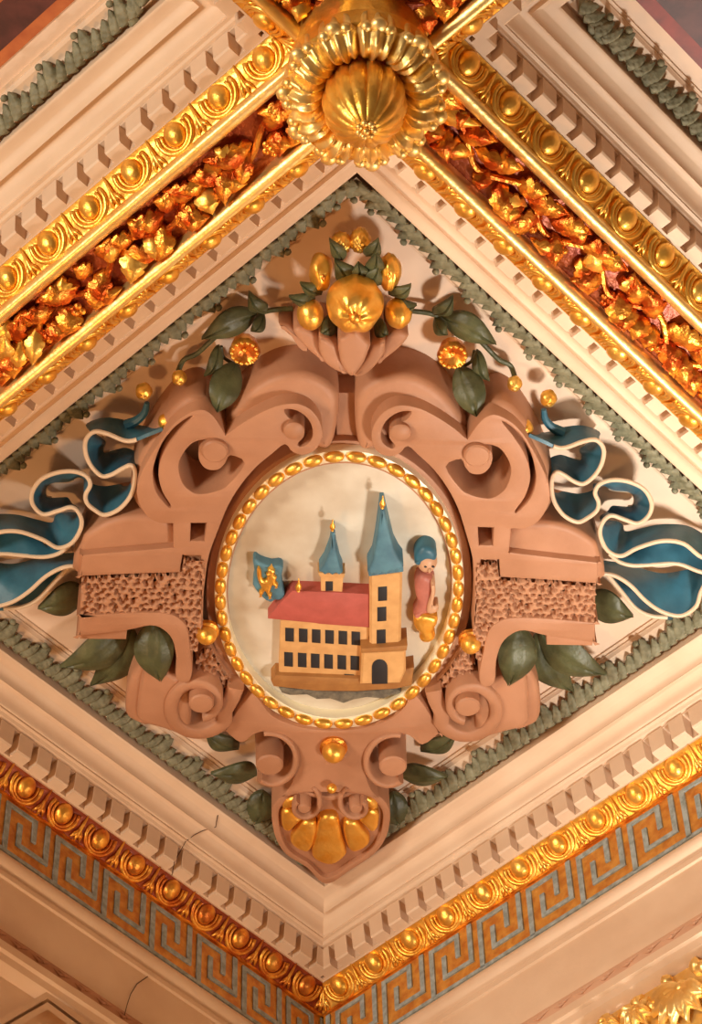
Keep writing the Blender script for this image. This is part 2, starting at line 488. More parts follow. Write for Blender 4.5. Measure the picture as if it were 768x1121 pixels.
# painted borders of the neighbouring panels
def pring(name, c, s0, s1, m, lab, z=4.912):
    o = ring(c, [(s0, z), (s1, z), (s1, 4.9149), (s0, 4.9149)]).build(name, m, smooth=False); tag(o, lab, 'painted border'); return o
pring('painted_border', 1, .630, .655, 'paint_orange', 'orange painted stripe around the upper-left coffer panel')
pring('painted_border', 1, .555, .6299, 'paint_purple', 'dark purple painted stripe inside the orange one of the upper-left panel')
pring('painted_border', 1, .53, .5549, 'paint_orange', 'inner orange painted stripe of the upper-left coffer panel')
pring('painted_border', 2, .625, .655, 'paint_red', 'red painted stripe around the upper-right coffer panel')
pring('painted_border', 2, .555, .6249, 'paint_purple', 'near-black painted stripe inside the red one of the upper-right panel')
pring('painted_border', 2, .50, .5549, 'paint_red', 'inner red painted stripe of the upper-right coffer panel')

# ------------------------------------------------------------------ gilded bars and foliage friezes of the beams
def bar(c, side, lab, lo=-1.0, hi=1.0, g='gold_pale'):
    m = smat(c, side)
    pr = [(.951, 4.650), (.951, 4.634), (.953, 4.628), (.957, 4.624), (.966, 4.622), (.975, 4.626), (.979, 4.632), (.979, 4.665), (.951, 4.665)]
    rows = [[m @ Vector((lo*s, s, z)), m @ Vector((hi*s, s, z))] for s, z in pr]
    o = MB().grid(rows, closeu=True).build('gilded_bar', g, angle=50); tag(o, lab, 'moulding'); return o
bar(0, 'nearleft', 'bright gold bar along the upper-left edge of the central coffer')
bar(0, 'nearright', 'bright gold bar along the upper-right edge of the central coffer')
bar(1, 'right', 'gold bar between the red frieze and the upper-left coffer')
bar(2, 'left', 'gold bar between the red frieze and the upper-right coffer')
bar(1, 'nearright', 'short gold bar left of the rosette running to the top edge')
bar(2, 'nearleft', 'short gold bar right of the rosette running to the top edge')
bar(3, 'right', 'gold bar behind the rosette on the far upper-left beam, edge of the topmost coffer')
bar(3, 'left', 'gold bar behind the rosette on the far upper-right beam, edge of the topmost coffer')

def frieze(name, axis, lo, hi, lab, seed):
    """axis 'b': beam at a=-P/2 running along b ; 'a': beam at b=-P/2 running along a"""
    rnd = random.Random(seed)
    f = (lambda t, v, z: wab(-P/2+v, t, z)) if axis == 'b' else (lambda t, v, z: wab(t, -P/2+v, z))
    r = empty(name, f((lo+hi)/2, 0, 4.66), label=lab, cat='frieze')
    b = MB(); h = .062
    b.grid([[f(lo, v, z), f(hi, v, z)] for v, z in ((-h, 4.665), (-h, 4.662), (-.045, 4.658), (0, 4.656), (.045, 4.658), (h, 4.662), (h, 4.665))])
    b.build('ground', 'bole', r)
    # winding stem
    n = int((hi-lo)/.012); pts = [f(lo+(hi-lo)*i/n, .022*math.sin(i*.012/.21*2*PI), 4.645) for i in range(n+1)]
    MB().tube(pts, .007, 6).build('stem', 'gold_frieze', r)
    cnt = min(94, max(2, int((hi-lo)/.21*10))); k = 0
    upv = Vector((0, 0, 1))
    while k < cnt:
        t = lo+.03+(hi-lo-.06)*(k+.5*rnd.random())/cnt; k += 1
        sgn = 1 if (k % 2) else -1
        v0 = .012*sgn*rnd.random(); L = .07+.045*rnd.random(); an = (.4+1.0*rnd.random())*sgn
        dt = L*math.cos(an)*(1 if rnd.random() > .25 else -1); dv = L*math.sin(an); v1 = max(-.052, min(.052, v0+dv))
        lf = leaf_mb(f(t, v0, 4.648), f(t+dt, v1, 4.632-.020*rnd.random()), (.036+.022*rnd.random()), .15*rnd.uniform(-1, 1), .014, 4, side=upv, n=12, m=5, thick=.008, curl=.01)
        lf.build('acanthus_leaf', 'gold' if rnd.random() < .2 else 'gold_frieze', r)
        if k % 4 == 0:
            q = MB(); cc = f(t+.02, -.03*sgn, 4.643); 
            q.ell(cc, (.010, .010, .010), None, 8, 6)
            for j in range(5):
                a = 2*PI*j/5; q.ell(cc+Vector((.013*math.cos(a), .013*math.sin(a), .003)), (.009, .009, .007), None, 8, 5)
            q.build('blossom', 'gold_frieze', r)
frieze('foliage_frieze', 'b', -.95, .957, 'red and gold carved foliage frieze on the beam at the upper left', 11)
frieze('foliage_frieze', 'a', -.95, .957, 'red and gold carved foliage frieze on the beam at the upper right', 12)
frieze('foliage_frieze', 'b', -1.9, -1.12, 'short red and gold foliage frieze leaving the rosette at the top right of it', 13)
frieze('foliage_frieze', 'a', -1.9, -1.12, 'short red and gold foliage frieze leaving the rosette at the top left of it', 14)

# ------------------------------------------------------------------ great rosette at the beam crossing
RC = wab(-P/2, -P/2, 4.475)+Vector((-.012, 0, 0))
r = empty('ceiling_rosette', RC, label='large round gilded leaf rosette with ribbed bud at the crossing of the beams', cat='rosette')
MB().lathe(RC, [(.0, -.19), (.135, -.19), (.13, -.13), (.115, -.07), (.10, -.01), (0, -.01)], 32).build('neck', 'gold', r)
MB().box(RC+Vector((.012, 0, .165)), (.105, .105, .004), None).build('crossing_plate', 'bole', r)
NP = 11
for k in range(NP):
    a = 2*PI*(k+.5)/NP
    ax = Vector((math.cos(a), math.sin(a), 0)); sv = Vector((-math.sin(a), math.cos(a), 0))
    rows = []; NI = 22
    for i in range(NI+1):
        t = i/NI; th = PI*1.15*t            # leaf rolls outward over a fat torus
        rad = .108-.040*math.cos(th)+.004; hh = .052*math.sin(th)-.012
        row = []
        for j in range(17):
            x = -1+j/8; wd = math.tan(PI/NP)*rad*(1.0 if t < .6 else 1-.25*((t-.6)/.4)**2)
            fl = .007*math.cos(x*PI*3)*(.35+.65*math.sin(th)) - .016*abs(x)**2.5 + .005*math.sin(t*16+3*abs(x))*abs(x)
            k2 = .010*math.cos(x*PI*3)*max(0, t-.4)
            row.append(RC+ax*(rad+k2-.012*abs(x)**2*t)+sv*(wd*x)+Vector((0, 0, -hh-fl)))
        rows.append(row)
    b = MB().grid(rows)
    tipc = RC+ax*.150+Vector((0, 0, -.012))
    b.ell(tipc, (.018, .018, .012), None, 10, 6); b.ell(tipc+sv*.022-ax*.006, (.013, .013, .011), None, 8, 6); b.ell(tipc-sv*.022-ax*.006, (.013, .013, .011), None, 8, 6)
    b.build('acanthus_petal', 'gold_pale', r, angle=80)
MB().lathe(RC, [(.15, -.05), (.150, .0), (.11, .015), (.07, -.005), (.066, -.04)], 40).build('leaf_bed', 'gold', r)
bud = MB().lathe(RC, [(.070, -.01), (.077, .02), (.079, .045), (.077, .065), (.070, .088), (.058, .108), (.044, .124), (.030, .136), (.016, .143), (0, .146)], 128, None,
                 lambda ph, q, h: 1+.10*abs(math.cos(ph*7))**.6-.07)
bd = bud.build('ribbed_bud', 'gold', r, angle=60)
t = MB()
for j in range(7):
    a = 2*PI*j/7; t.ell(RC+Vector((.014*math.cos(a), .014*math.sin(a), -.143)), (.008, .008, .006), None, 8, 6)
t.ell(RC+Vector((0, 0, -.148)), (.008, .008, .007), None, 8, 6)
t.build('bud_tip', 'gold_pale', bd)

# ------------------------------------------------------------------ Greek key friezes
KP = .1622
def greek(side, lab, k0, k1, x0):
    r, _ = sideempty('greek_key_frieze', 0, side, 4.55, .957, label=lab, cat='frieze')
    m = smat(0, side); zb, zt = 4.462, 4.645; Hh = zt-zb
    def strip(b, pts, th, lift=.005):
        for (xa, ya), (xb, yb) in zip(pts[:-1], pts[1:]):
            if ya == yb: ax, bx, ay, by = min(xa, xb)-th/2, max(xa, xb)+th/2, ya-th/2*.8, ya+th/2*.8
            else: ax, bx, ay, by = xa-th/2, xa+th/2, min(ya, yb)-(0 if 0 else -.4*th), max(ya, yb)-.4*th
            ax, bx = max(ax, -.955 if side == 'right' else -9), min(bx, .955 if side == 'left' else 9)
            if bx-ax < .001: continue
            s0, s1 = .957-lift, .958
            b.box(((ax+bx)/2, (s0+s1)/2, (ay+by)/2), ((bx-ax)/2, (s1-s0)/2, (by-ay)/2), m)
    for k in range(k0, k1):
        X = x0+k*KP; b = MB(); th = .0145
        f = lambda u, v: (X+u*KP, zb+.006+v*(Hh-.010))
        strip(b, [f(.05, -.02), f(.05, .90), f(.58, .90), f(.58, .46)], th)
        strip(b, [f(.30, .70), f(.30, .27), f(.84, .27), f(.84, 1.0)], th)
        b.build('key_unit', 'key_blue', r, smooth=False, doubles=False)
    b = MB(); lo, hi = x0+k0*KP, x0+k1*KP
    strip(b, [(lo, zb+.008), (hi, zb+.008)], .013)
    b.build('lower_fillet', 'key_blue', r, smooth=False)
    b = MB(); 
    s0 = .950; b.box(((lo+hi)/2, (s0+.958)/2, 4.643), ((hi-lo)/2, .004, .004), m)
    b.build('upper_fillet', 'gold_red', r, smooth=False)
greek('right', 'Greek key frieze in blue-grey on gold along the right-hand wall', -5, 12, -.407-.0135)
greek('left', 'Greek key frieze in blue-grey on orange along the left-hand wall', -12, 6, .021-.0135+.0)

# leaf-tip moulding below the wide band
def rope(side, lab):
    r, _ = sideempty('leaf_tip_moulding', 0, side, 4.232, .975, label=lab, cat='moulding')
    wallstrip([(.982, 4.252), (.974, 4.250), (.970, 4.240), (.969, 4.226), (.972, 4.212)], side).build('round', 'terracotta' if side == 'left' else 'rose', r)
    m = smat(0, side); sg = 1 if side == 'left' else -1
    for k in range(-26, 14):
        x = sg*(k*.0675); b = MB()
        for o in (0, .014):
            b.tube([m @ Vector((x-.020+o, .970, 4.232+o*.4)), m @ Vector((x+o, .967, 4.224+o*.4)), m @ Vector((x+.022+o, .970, 4.232+o*.4))], [.001, .0042, .001], 6)
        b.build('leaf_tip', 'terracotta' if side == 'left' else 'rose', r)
rope('right', 'thin pink leaf-tip moulding under the wide white band of the right-hand wall')
rope('left', 'thin reddish-brown moulding under the wide band of the left-hand wall')

# gilded shells on the right wall, bottom right corner
m = smat(0, 'right')
r, _ = sideempty('gilded_wall_frieze', 0, 'right', 4.06, 1.0, label='gilded shell and foliage relief on the wall in the bottom right corner', cat='frieze')
wallstrip([(1.0, 4.140), (.992, 4.138), (.992, 3.88), (1.0, 3.878)], 'right').build('gilded_ground', 'gold_pale', r)
def on_right(px, py, s=1.0):
    v = fwd*F_PX + right*(px-384) - up*(py-560.5); n_ = Vector((1/R2, 1/R2, 0))
    return CAM + v*((s-CAM.dot(n_))/v.dot(n_))
for (px, py, rad, nf) in ((745, 1082, .095, 7), (697, 1106, .055, 6), (668, 1119, .035, 5), (790, 1075, .06, 6)):
    c0 = on_right(px, py, .975); b = MB()
    for j in range(nf):
        a = math.radians(40+150*j/(nf-1))
        e1 = m.to_3x3() @ Vector((math.cos(a), 0, -math.sin(a)))
        lf = leaf_mb(c0-e1*rad*.1, c0+e1*rad, rad*.55, 0, .02, 0, side=m.to_3x3() @ Vector((0, 1, 0)), n=8, m=6, thick=.012)
        b.add(lf.V, lf.F)
    b.ell(c0, (.016, .016, .016), None, 10, 6)
    b.build('shell', 'gold_pale', r, angle=60)
for j in range(14):
    q = on_right(664+j*9+random.uniform(-4, 4), 1122-j*5.0+random.uniform(-2, 10), .985); a = random.uniform(0, 2*PI)
    e1 = m.to_3x3() @ Vector((math.cos(a), 0, math.sin(a)))
    leaf_mb(q, q+e1*.045, .03, .1, .014, 3, side=m.to_3x3() @ Vector((0, 1, 0)), n=10, m=5, thick=.01).build('acanthus_leaf', 'gold_pale', r)

# pale pointed frame on the left wall, bottom left corner
def on_left(px, py, s=1.0):
    v = fwd*F_PX + right*(px-384) - up*(py-560.5); n_ = Vector((-1/R2, 1/R2, 0))
    return CAM + v*((s-CAM.dot(n_))/v.dot(n_))
r = empty('wall_frame', on_left(55, 1100), label='pale stepped stone frame with a corner pointing up on the left wall at the bottom', cat='wall frame')
for nm, ins, s1, mm in (('outer_moulding', 0, .975, 'plaster'), ('inner_moulding', 12, .965, 'plaster')):
    pa = [(-60, 1150+ins), (52, 1085+ins), (110, 1128+ins), (180, 1180+ins)]
    rows = []
    for (x, y) in pa:
        rows.append([on_left(x, y, 1.0), on_left(x, y, s1), on_left(x, y+8, s1), on_left(x, y+8, 1.0)])
    MB().grid(rows, closev=True).build(nm, mm, r, smooth=False)

# hairline cracks in the plaster
def crack(name, pts, fn, par=None):
    b = MB(); q = [fn(*p) for p in pts]; b.tube(q, .0013, 4)
    o = b.build(name, 'crack'); tag(o, kind='structure')
def on_cove(px, py):
    # follow the left cove between lip and dentils
    best = None
    for s, z in [(.757, 4.842)]+big+lows[:5]+[(.866, 4.70)]:
        pass
    prof_ = lip[2:]+big+lows[:4]+[(.868, 4.70)]
    v = fwd*F_PX + right*(px-384) - up*(py-560.5); n_ = Vector((-1/R2, 1/R2, 0))
    for (s0, z0), (s1, z1) in zip(prof_[:-1], prof_[1:]):
        for i in range(6):
            s = s0+(s1-s0)*i/5; z = z0+(z1-z0)*i/5; p = CAM+v*((s-CAM.dot(n_))/v.dot(n_)); e = abs(p.z-Z0-z)
            if best is None or e < best[0]: best = (e, p)
    return best[1]-Vector((0, 0, .0012))
crack('trim_%d' % n_tr, [(241, 883), (238, 893), (236, 905), (222, 909), (212, 914), (203, 921), (197, 932), (191, 943), (188, 958)], on_cove); n_tr += 1
def on_facel(px, py): return on_left(px, py, .9652)
crack('trim_%d' % n_tr, [(174, 1051), (168, 1062), (163, 1068), (150, 1077), (143, 1088), (139, 1100), (136, 1112)], on_facel); n_tr += 1
# ================================================================== THE CARTOUCHE
CO = at(368, 646, .1)
cart = empty('cartouche', Vector((0, .0, CAM.z+ZP)), label='large pink scrollwork cartouche framing the oval picture in the central coffer', cat='cartouche')
ringc = at(371, 646, .10)
DISC_D, RING_D = .085, .115
# oval from four photo points at ring depth
def oval(rx, ry, d, n=72, cx=371.5, cy=646):
    c = at(cx, cy, d); L_ = at(cx-rx, cy, d); T_ = at(cx, cy-ry, d); B_ = at(cx, cy+ry, d)
    a = abs(L_.x-c.x); b0 = abs(T_.y-B_.y)/2; cyw = (T_.y+B_.y)/2
    return [Vector((c.x+a*math.cos(2*PI*i/n), cyw+b0*math.sin(2*PI*i/n), c.z)) for i in range(n)]
plate('picture_ground', [oval(128, 144, DISC_D)], .0, DISC_D, 'disc', cart, .002)
# collar sloping from the ring to the scrolls
for d1, rx0, ry0, rx1, ry1, nm in ((.090, 122, 138, 146, 164, 'collar'),):
    plate(nm, [oval(rx1, ry1, d1), oval(rx0, ry0, d1)], .01, d1, 'terracotta', cart, .006)
rg = plate('bead_ring', [oval(137, 153, RING_D), oval(124, 140, RING_D)], .05, RING_D, 'ring_gilt', cart, .004)
NB = 44
big_ = oval(130.5, 146.5, RING_D+.003, 1440)
# equal arc length
acc = [0]
for i in range(1440): acc.append(acc[-1]+(big_[(i+1) % 1440]-big_[i]).length)
bead_me = None
for k in range(NB):
    tgt = acc[-1]*(k+.5)/NB; i = next(j for j in range(1440) if acc[j+1] >= tgt)
    p = big_[i]; tn = (big_[(i+1) % 1440]-big_[i-1]).normalized(); an = math.atan2(tn.y, tn.x)
    if bead_me is None:
        bb = MB().ell((0, 0, 0), (.0232, .0135, .012), None, 12, 8, lambda q: 1.0/(abs(q.x)**4+abs(q.y)**4+abs(q.z)**4)**.08)
        bead_me = mk_mesh('bead', (bb.V, bb.F), 'gold')
    o = bpy.data.objects.new('bead', bead_me); C.objects.link(o); o.parent = rg; o.location = p-root_of(rg).translation; o.rotation_euler = (0, 0, an)

def both(name, loops, d0, d1, m, par=cart, bev=.005, n=4, **k):
    for mi in (False, True):
        plate(name, [pxs(lp_, d1, n, True, mi) for lp_ in loops], d0, d1, m, par, bev, **k)
FD = .155
# main upper plate : arch, inner scroll, great C-scroll and neck of the arm
P1 = [(443, 444), (432, 445), (420, 451), (410, 463), (406, 478), (411, 493), (424, 500), (437, 497), (446, 489), (458, 499), (474, 514), (489, 534), (501, 557), (509, 582),
      (517, 612), (519, 640), (519, 662), (517, 690), (519, 690.5), (521, 660), (523, 632), (526, 614), (526, 613), (545, 613), (546, 613.5), (547, 631), (549, 632), (600, 635), (653, 639), (654, 638),
      (654, 618), (653, 616), (600, 610), (558, 605), (557, 604), (559, 582), (560, 579), (574, 579), (588, 572), (598, 558), (602, 542), (597, 520), (580, 487), (569, 471), (556, 460), (540, 454), (526, 461), (512, 480), (511, 481), (498, 470), (482, 459), (461, 448)]
H_V1 = [(450, 451), (436, 452), (423, 461), (417, 474), (419, 485), (428, 491), (432, 488), (426, 480), (427, 470), (434, 463), (444, 460)]
H_V2 = [(531, 487), (545, 490), (555, 502), (559, 516), (554, 533), (545, 542), (534, 546), (515, 542), (503, 534), (488, 511), (504, 503), (509, 512), (516, 519), (528, 519), (536, 512), (539, 502), (537, 494)]
H_SQ = [(523, 578), (524, 577.5), (539, 578), (540, 579), (539, 596), (538, 597), (525, 597), (524, 596)]
H_GR = [(549, 461), (566, 473), (579, 492), (585, 512), (586, 528), (580, 546), (566, 561), (564, 559), (574, 545), (580, 527), (579, 511), (573, 495), (562, 478)]
both('scroll_plate', [P1, H_V1, H_V2, H_SQ, H_GR], .03, FD, 'terracotta', n=3, bev=.003)
# raised eyes of the inner and outer upper scrolls
def eye(px, py, rpx, d0, d1, m='terracotta', name='volute_eye', par=cart, both_=True):
    for mi in ((False, True) if both_ else (False,)):
        c = at(px, py, d1); rr = rpx/470*1.0
        if mi: c = MIR(c)
        h = d1-d0
        MB().lathe(Vector((c.x, c.y, c.z+h)), [(rr*1.08, 0), (rr*1.02, h*.6), (rr, h-.004), (rr-.004, h), (0, h+.002)], 28).build(name, m, par)
eye(438, 475, 11, .09, FD+.014)
eye(522, 500, 14, .06, FD+.014)
# broad curved back of the arch, lower than the face
both('arch_back', [[(389, 440), (400, 424), (420, 414), (443, 412), (468, 420), (490, 437), (508, 462), (514, 478), (500, 482), (470, 480), (446, 474), (410, 492), (396, 494), (390, 478)]], .0, .115, 'terracotta', bev=.02, bres=4, n=4)
plate('centre_block', [pxs([(368, 497), (368, 430), (400, 430), (400, 497)], .07, 1)], 0, .07, 'terracotta', cart, .004)
# C-scroll back
both('scroll_back', [[(515, 478), (522, 458), (540, 442), (562, 448), (585, 478), (604, 520), (606, 548), (592, 570), (576, 568), (590, 545), (588, 520), (574, 490), (556, 468), (540, 462), (526, 470)]], .0, .12, 'terracotta', bev=.02, bres=4)
# arms : body, stippled field, lower strap, block
both('arm_body', [[(556, 584), (585, 572), (622, 577), (648, 592), (655, 604), (655, 640), (556, 640)]], .0, .135, 'terracotta', bev=.014, bres=4)
def stip(name, loop, d, dom):
    """pitted field: outline plate with a grid of real pits"""
    for mi in (False, True):
        o = plate(name, [pxs(loop, d, 1, True, mi)], .03, d, 'stipple', cart, .002)
        # fine grid surface with pits, clipped to the outline
        pl = pxs(loop, d, 1, True, mi); xs = [p.x for p in pl]; ys = [p.y for p in pl]
        def inside(x, y):
            r_ = False; j = len(pl)-1
            for i in range(len(pl)):
                if (pl[i].y > y) != (pl[j].y > y) and x < (pl[j].x-pl[i].x)*(y-pl[i].y)/(pl[j].y-pl[i].y)+pl[i].x: r_ = not r_
                j = i
            return r_
        x0, x1, y0, y1 = min(xs), max(xs), min(ys), max(ys)
        rnd = random.Random(5); cell = .0145; pits = []
        nx, ny = int((x1-x0)/cell)+1, int((y1-y0)/cell)+1
        for i in range(nx):
            for j in range(ny):
                pits.append((x0+(i+.5*(j % 2)+rnd.uniform(.15, .75))*cell, y0+(j+rnd.uniform(.2, .8))*cell, rnd.uniform(.0052, .0068)))
        bk = {}
        for q in pits: bk.setdefault((int((q[0]-x0)/cell), int((q[1]-y0)/cell)), []).append(q)
        st = .0021; mx, my = int((x1-x0)/st)+1, int((y1-y0)/st)+1
        idx = {}; V = []; Fc = []; zb = CAM.z+ZP-d
        for i in range(mx+1):
            for j in range(my+1):
                x, y = x0+i*st, y0+j*st
                if not inside(x, y): continue
                ci, cj = int((x-x0)/cell), int((y-y0)/cell); h = 0
                for a in (-1, 0, 1):
                    for e in (-1, 0, 1):
                        for q in bk.get((ci+a, cj+e), ()):
                            dd = math.hypot(x-q[0], y-q[1])/q[2]
                            if dd < 1.15: h = max(h, min(1, (1.15-dd)*2.6))
                idx[i, j] = len(V); V.append(Vector((x, y, zb-.020+.0200*h)))
        for (i, j) in idx:
            if (i+1, j) in idx and (i, j+1) in idx and (i+1, j+1) in idx:
                Fc.append([idx[i, j], idx[i, j+1], idx[i+1, j+1], idx[i+1, j]])
        fin('pitted_surface', V, Fc, 'stipple', o, True, False, 180)
stip('stippled_field', [(521, 612), (544, 612), (546, 629), (600, 632), (652, 636), (650, 684), (600, 680), (560, 682), (548, 690), (538, 706), (532, 720), (520, 716), (517, 690), (520, 660)], .142, 0)
stip('lower_stippled_field', [(507, 706), (520, 722), (512, 742), (494, 752), (482, 762), (476, 748), (488, 735), (498, 720)], .105, 0)
both('arm_strap', [[(534, 692), (544, 682), (558, 677), (590, 677), (650, 682), (651, 684), (651, 703), (649, 704), (600, 697), (574, 691), (560, 695), (549, 706), (543, 725), (541, 748), (528, 752), (524, 740), (528, 716)]], .0, .165, 'terracotta', n=3)
both('arm_block', [[(598, 694), (649, 700), (648, 707), (598, 706)]], .06, .150, 'terracotta', n=1, bev=.002)
# lower volutes
def vol_strap(name, path_px, w0, w1, d0, da, db):
    for mi in (False, True):
        n = len(path_px); D = interp(da, db, n); q = [at(p[0], p[1], D[i]) for i, p in enumerate(path_px)]
        if mi: q = [MIR(v) for v in q]
        strap(name, q, interp(w0, w1, n), d0, D, 'terracotta', cart)
sp = [(474, 757), (477, 768), (484, 783)]+[(x, y) for x, y in spiral((514, 777), 150, -250, 36, 17, 46, .93)]
vol_strap('lower_volute', sp, .040, .022, .03, .14, .175)
eye(512, 775, 14, .06, .188)
both('volute_barrel', [[(530, 752), (546, 744), (560, 735), (572, 733), (577, 745), (579, 775), (576, 796), (552, 803), (536, 808), (522, 812), (520, 780)]], .0, .145, 'terracotta', bev=.016, bres=4)
both('volute_barrel', [[(560, 737), (574, 730), (585, 741), (591, 760), (590, 788), (577, 797), (560, 797)]], .0, .128, 'terracotta', bev=.014, bres=4)
# bottom plate with hooks
half = [(371, 800), (400, 797), (430, 786), (447, 768), (457, 763), (482, 802), (480, 804), (462, 816), (448, 806), (431, 803), (414, 811), (404, 828), (401, 850), (407, 866), (414, 874), (405, 873), (390, 869), (366, 868)]
R_ = pxs(half, .125, 3, False); L_ = [MIR(v) for v in R_]
plate('lower_plate', [R_+L_[::-1]], .0, .125, 'terracotta', cart, .005)
sp = spiral((429, 840), -75, -300, 35, 20, 40, .98)
vol_strap('hook_scroll', sp, .014, .016, .02, .13, .15)
eye(430, 840, 16, .02, .15)

# gilded balls on the cartouche
def ball(px, py, rpx, d, lab, cup=True, mi=False):
    c = at(px, py, d); rr = rpx/470
    if mi: c = MIR(c)
    r = empty('gilded_ball', c+Vector((0, 0, rr)), label=lab, cat='ball')
    MB().ell(c, (rr, rr, rr), None, 24, 16).build('sphere', 'gold', r)
    if cup: MB().lathe(c+Vector((0, 0, rr*.9)), [(rr*1.15, 0), (rr*1.2, rr*.5), (rr*.9, rr*.7), (rr*.7, 0)], 24).build('collar', 'gold_red', r)
ball(515, 705, 11.5, .155, 'gilded ball to the right of the oval ring, on the stippled field')
ball(226, 695, 11.5, .155, 'gilded ball to the left of the oval ring, on the stippled field')
ball(365, 823, 13.5, .145, 'large gilded ball directly below the oval ring')
ball(363, 863, 6, .150, 'tiny gilded ball above the golden shell', False)

# ------------------------------------------------------------------ shell at the bottom
sh = empty('scallop_shell', at(360, 915, 0), label='pink shell with gilded lobes at the bottom tip of the cartouche', cat='shell ornament')
so = [(297, 893), (300, 880), (312, 870), (330, 866), (361, 872), (392, 866), (412, 870), (423, 880), (427, 893), (423, 916), (410, 935), (385, 952), (357, 968), (335, 950), (312, 935), (301, 916)]
plate('shell_body', [pxs(so, .10, 4)], .0, .10, 'terracotta', sh, .006)
rim = pxs(so, .116, 6); rim = rim[10:]+rim[:10]
inner = [Vector((v.x+(rim[0].x*0+at(361, 912, .116).x-v.x)*.12, v.y+(at(361, 912, .116).y-v.y)*.12, v.z)) for v in rim]
plate('shell_rim', [rim, inner], .05, .116, 'terracotta', sh, .004)
g = lambda X, Y: (180+X/3.49, 850+Y/3.49)
lobes = [[(595, 162), (655, 157), (675, 220), (693, 290), (690, 310), (640, 345), (575, 325), (563, 290), (575, 230)],
         [(527, 182), (555, 175), (580, 185), (580, 230), (565, 275), (545, 295), (510, 285), (485, 265), (482, 240), (505, 210)],
         [(447, 145), (470, 132), (495, 135), (510, 160), (523, 172), (500, 195), (478, 216), (458, 212), (447, 190)],
         [(450, 128), (455, 105), (478, 88), (508, 82), (512, 92), (498, 105), (495, 122), (470, 130)]]
for i, lb in enumerate(lobes):
    q = [g(*p) for p in lb]
    plate('lobe', [pxs(q, .125, 4)], .08, .125, 'gold', sh, .012, 4, 80)
    if i: plate('lobe', [pxs([(722.5-x, y) for x, y in q], .125, 4)], .08, .125, 'gold', sh, .012, 4, 80)
for s_ in (0, 1):
    f = (lambda x: 722.5-x) if s_ else (lambda x: x)
    sp = [(f(352), 866), (f(347), 868)] if 0 else []
    sp += [(f(x), y) for x, y in spiral((333, 886), -60, 225, 19, 9, 30)]
    q = [at(x, y, .15) for x, y in sp]
    strap('curl', q, interp(.012, .014, len(q)), .06, interp(.13, .15, len(q)), 'terracotta', sh)
    c = at(f(333), 886, .155); MB().lathe(c+Vector((0, 0, .06)), [(.018, 0), (.016, .056), (.013, .06), (0, .061)], 20).build('curl_eye', 'terracotta', sh)

# ------------------------------------------------------------------ relief in the oval
B1 = lambda X, Y: (230+X/2.743, 480+Y/2.743)
def rel(name, pts, d0, d1, m, par, bev=.003, n=1, **k):
    return plate(name, [pxs([B1(*p) for p in pts], d1, n)], d0, d1, m, par, bev, **k)
def rect(cx, cy, w_, h_, sk=0): return [(cx-w_/2, cy-h_/2-sk), (cx+w_/2, cy-h_/2+sk), (cx+w_/2, cy+h_/2+sk), (cx-w_/2, cy+h_/2-sk)]
D = DISC_D
th = empty('town_hall_relief', at(*B1(390, 640), D), label='ochre town hall relief with red roof and two blue spires in the oval', cat='relief')
rel('plinth', [(182, 728), (196, 711), (455, 722), (600, 690), (612, 688), (605, 742), (560, 752), (440, 760), (320, 759), (190, 745)], D-.01, D+.045, 'brown_ochre', th)
rel('rocky_ground', [(205, 748), (320, 758), (440, 760), (560, 752), (580, 765), (545, 772), (520, 782), (470, 778), (430, 785), (400, 796), (360, 782), (320, 784), (290, 770), (240, 772), (215, 765)], D-.01, D+.022, 'rock', th)
wl = rel('main_wall', [(211, 545), (480, 560), (462, 739), (205, 713)], D-.01, D+.032, 'wall_ochre', th)
for i, x in enumerate((238, 279, 318, 358, 398, 437)):
    rel('window', rect(x, 590+i*2.2, 26, 40, 1), D+.030, D+.0335, 'dark', wl, .0006)
    rel('window', rect(x-3, 664+i*2.2, 26, 42, 1), D+.030, D+.0335, 'dark', wl, .0006)
rel('cellar_door', rect(417, 722, 30, 26, 1), D+.030, D+.0335, 'dark', wl, .0006)
rel('plinth_band', [(220, 703), (380, 712), (380, 726), (220, 716)], D+.03, D+.034, 'rock', wl, .001)
rel('red_roof', [(173, 547), (205, 505), (247, 464), (360, 468), (480, 474), (478, 574), (330, 562)], D-.005, D+.046, 'roof_red', th, .008, bres=3)
tu = rel('turret', [(331, 408), (400, 412), (396, 470), (332, 468)], D-.005, D+.034, 'wall_ochre', th)
rel('window', rect(357, 444, 22, 28), D+.03, D+.0355, 'dark', tu, .0006)
rel('cornice', [(323, 404), (405, 406), (402, 420), (328, 416)], D-.005, D+.04, 'wall_ochre', tu)
sp1 = rel('turret_spire', [(367, 284), (372, 284), (379, 340), (390, 385), (398, 404), (388, 412), (377, 406), (367, 413), (355, 406), (344, 412), (335, 404), (327, 402), (343, 378), (359, 335)], D, D+.048, 'spire_blue', th, .006, 1, bres=3)
def finial(px, py, hpx, par, d=.045):
    c = at(*B1(px, py), D+d); k = hpx/470/2.743
    b = MB(); q = [(0, -1.4), (.12, -1.2), (.16, -.6), (.5, -.1), (.62, .25), (.5, .6), (.3, .8), (.35, 1.0), (0, 1.05)]
    rows = []
    for r0_, y_ in q: rows.append([Vector((c.x+r0_*k*.55*math.cos(a), c.y+y_*k*.72, c.z+r0_*k*.55*math.sin(a))) for a in [2*PI*i/12 for i in range(12)]])
    return b.grid(rows, closev=True).build('gold_finial', 'gold', par)
finial(367, 262, 26, th); finial(265, 442, 30, th); finial(517, 193, 28, th, .060)
tw = rel('tower', [(478, 405), (577, 398), (572, 628), (478, 633)], D-.01, D+.050, 'wall_ochre', th, .006, bres=1)
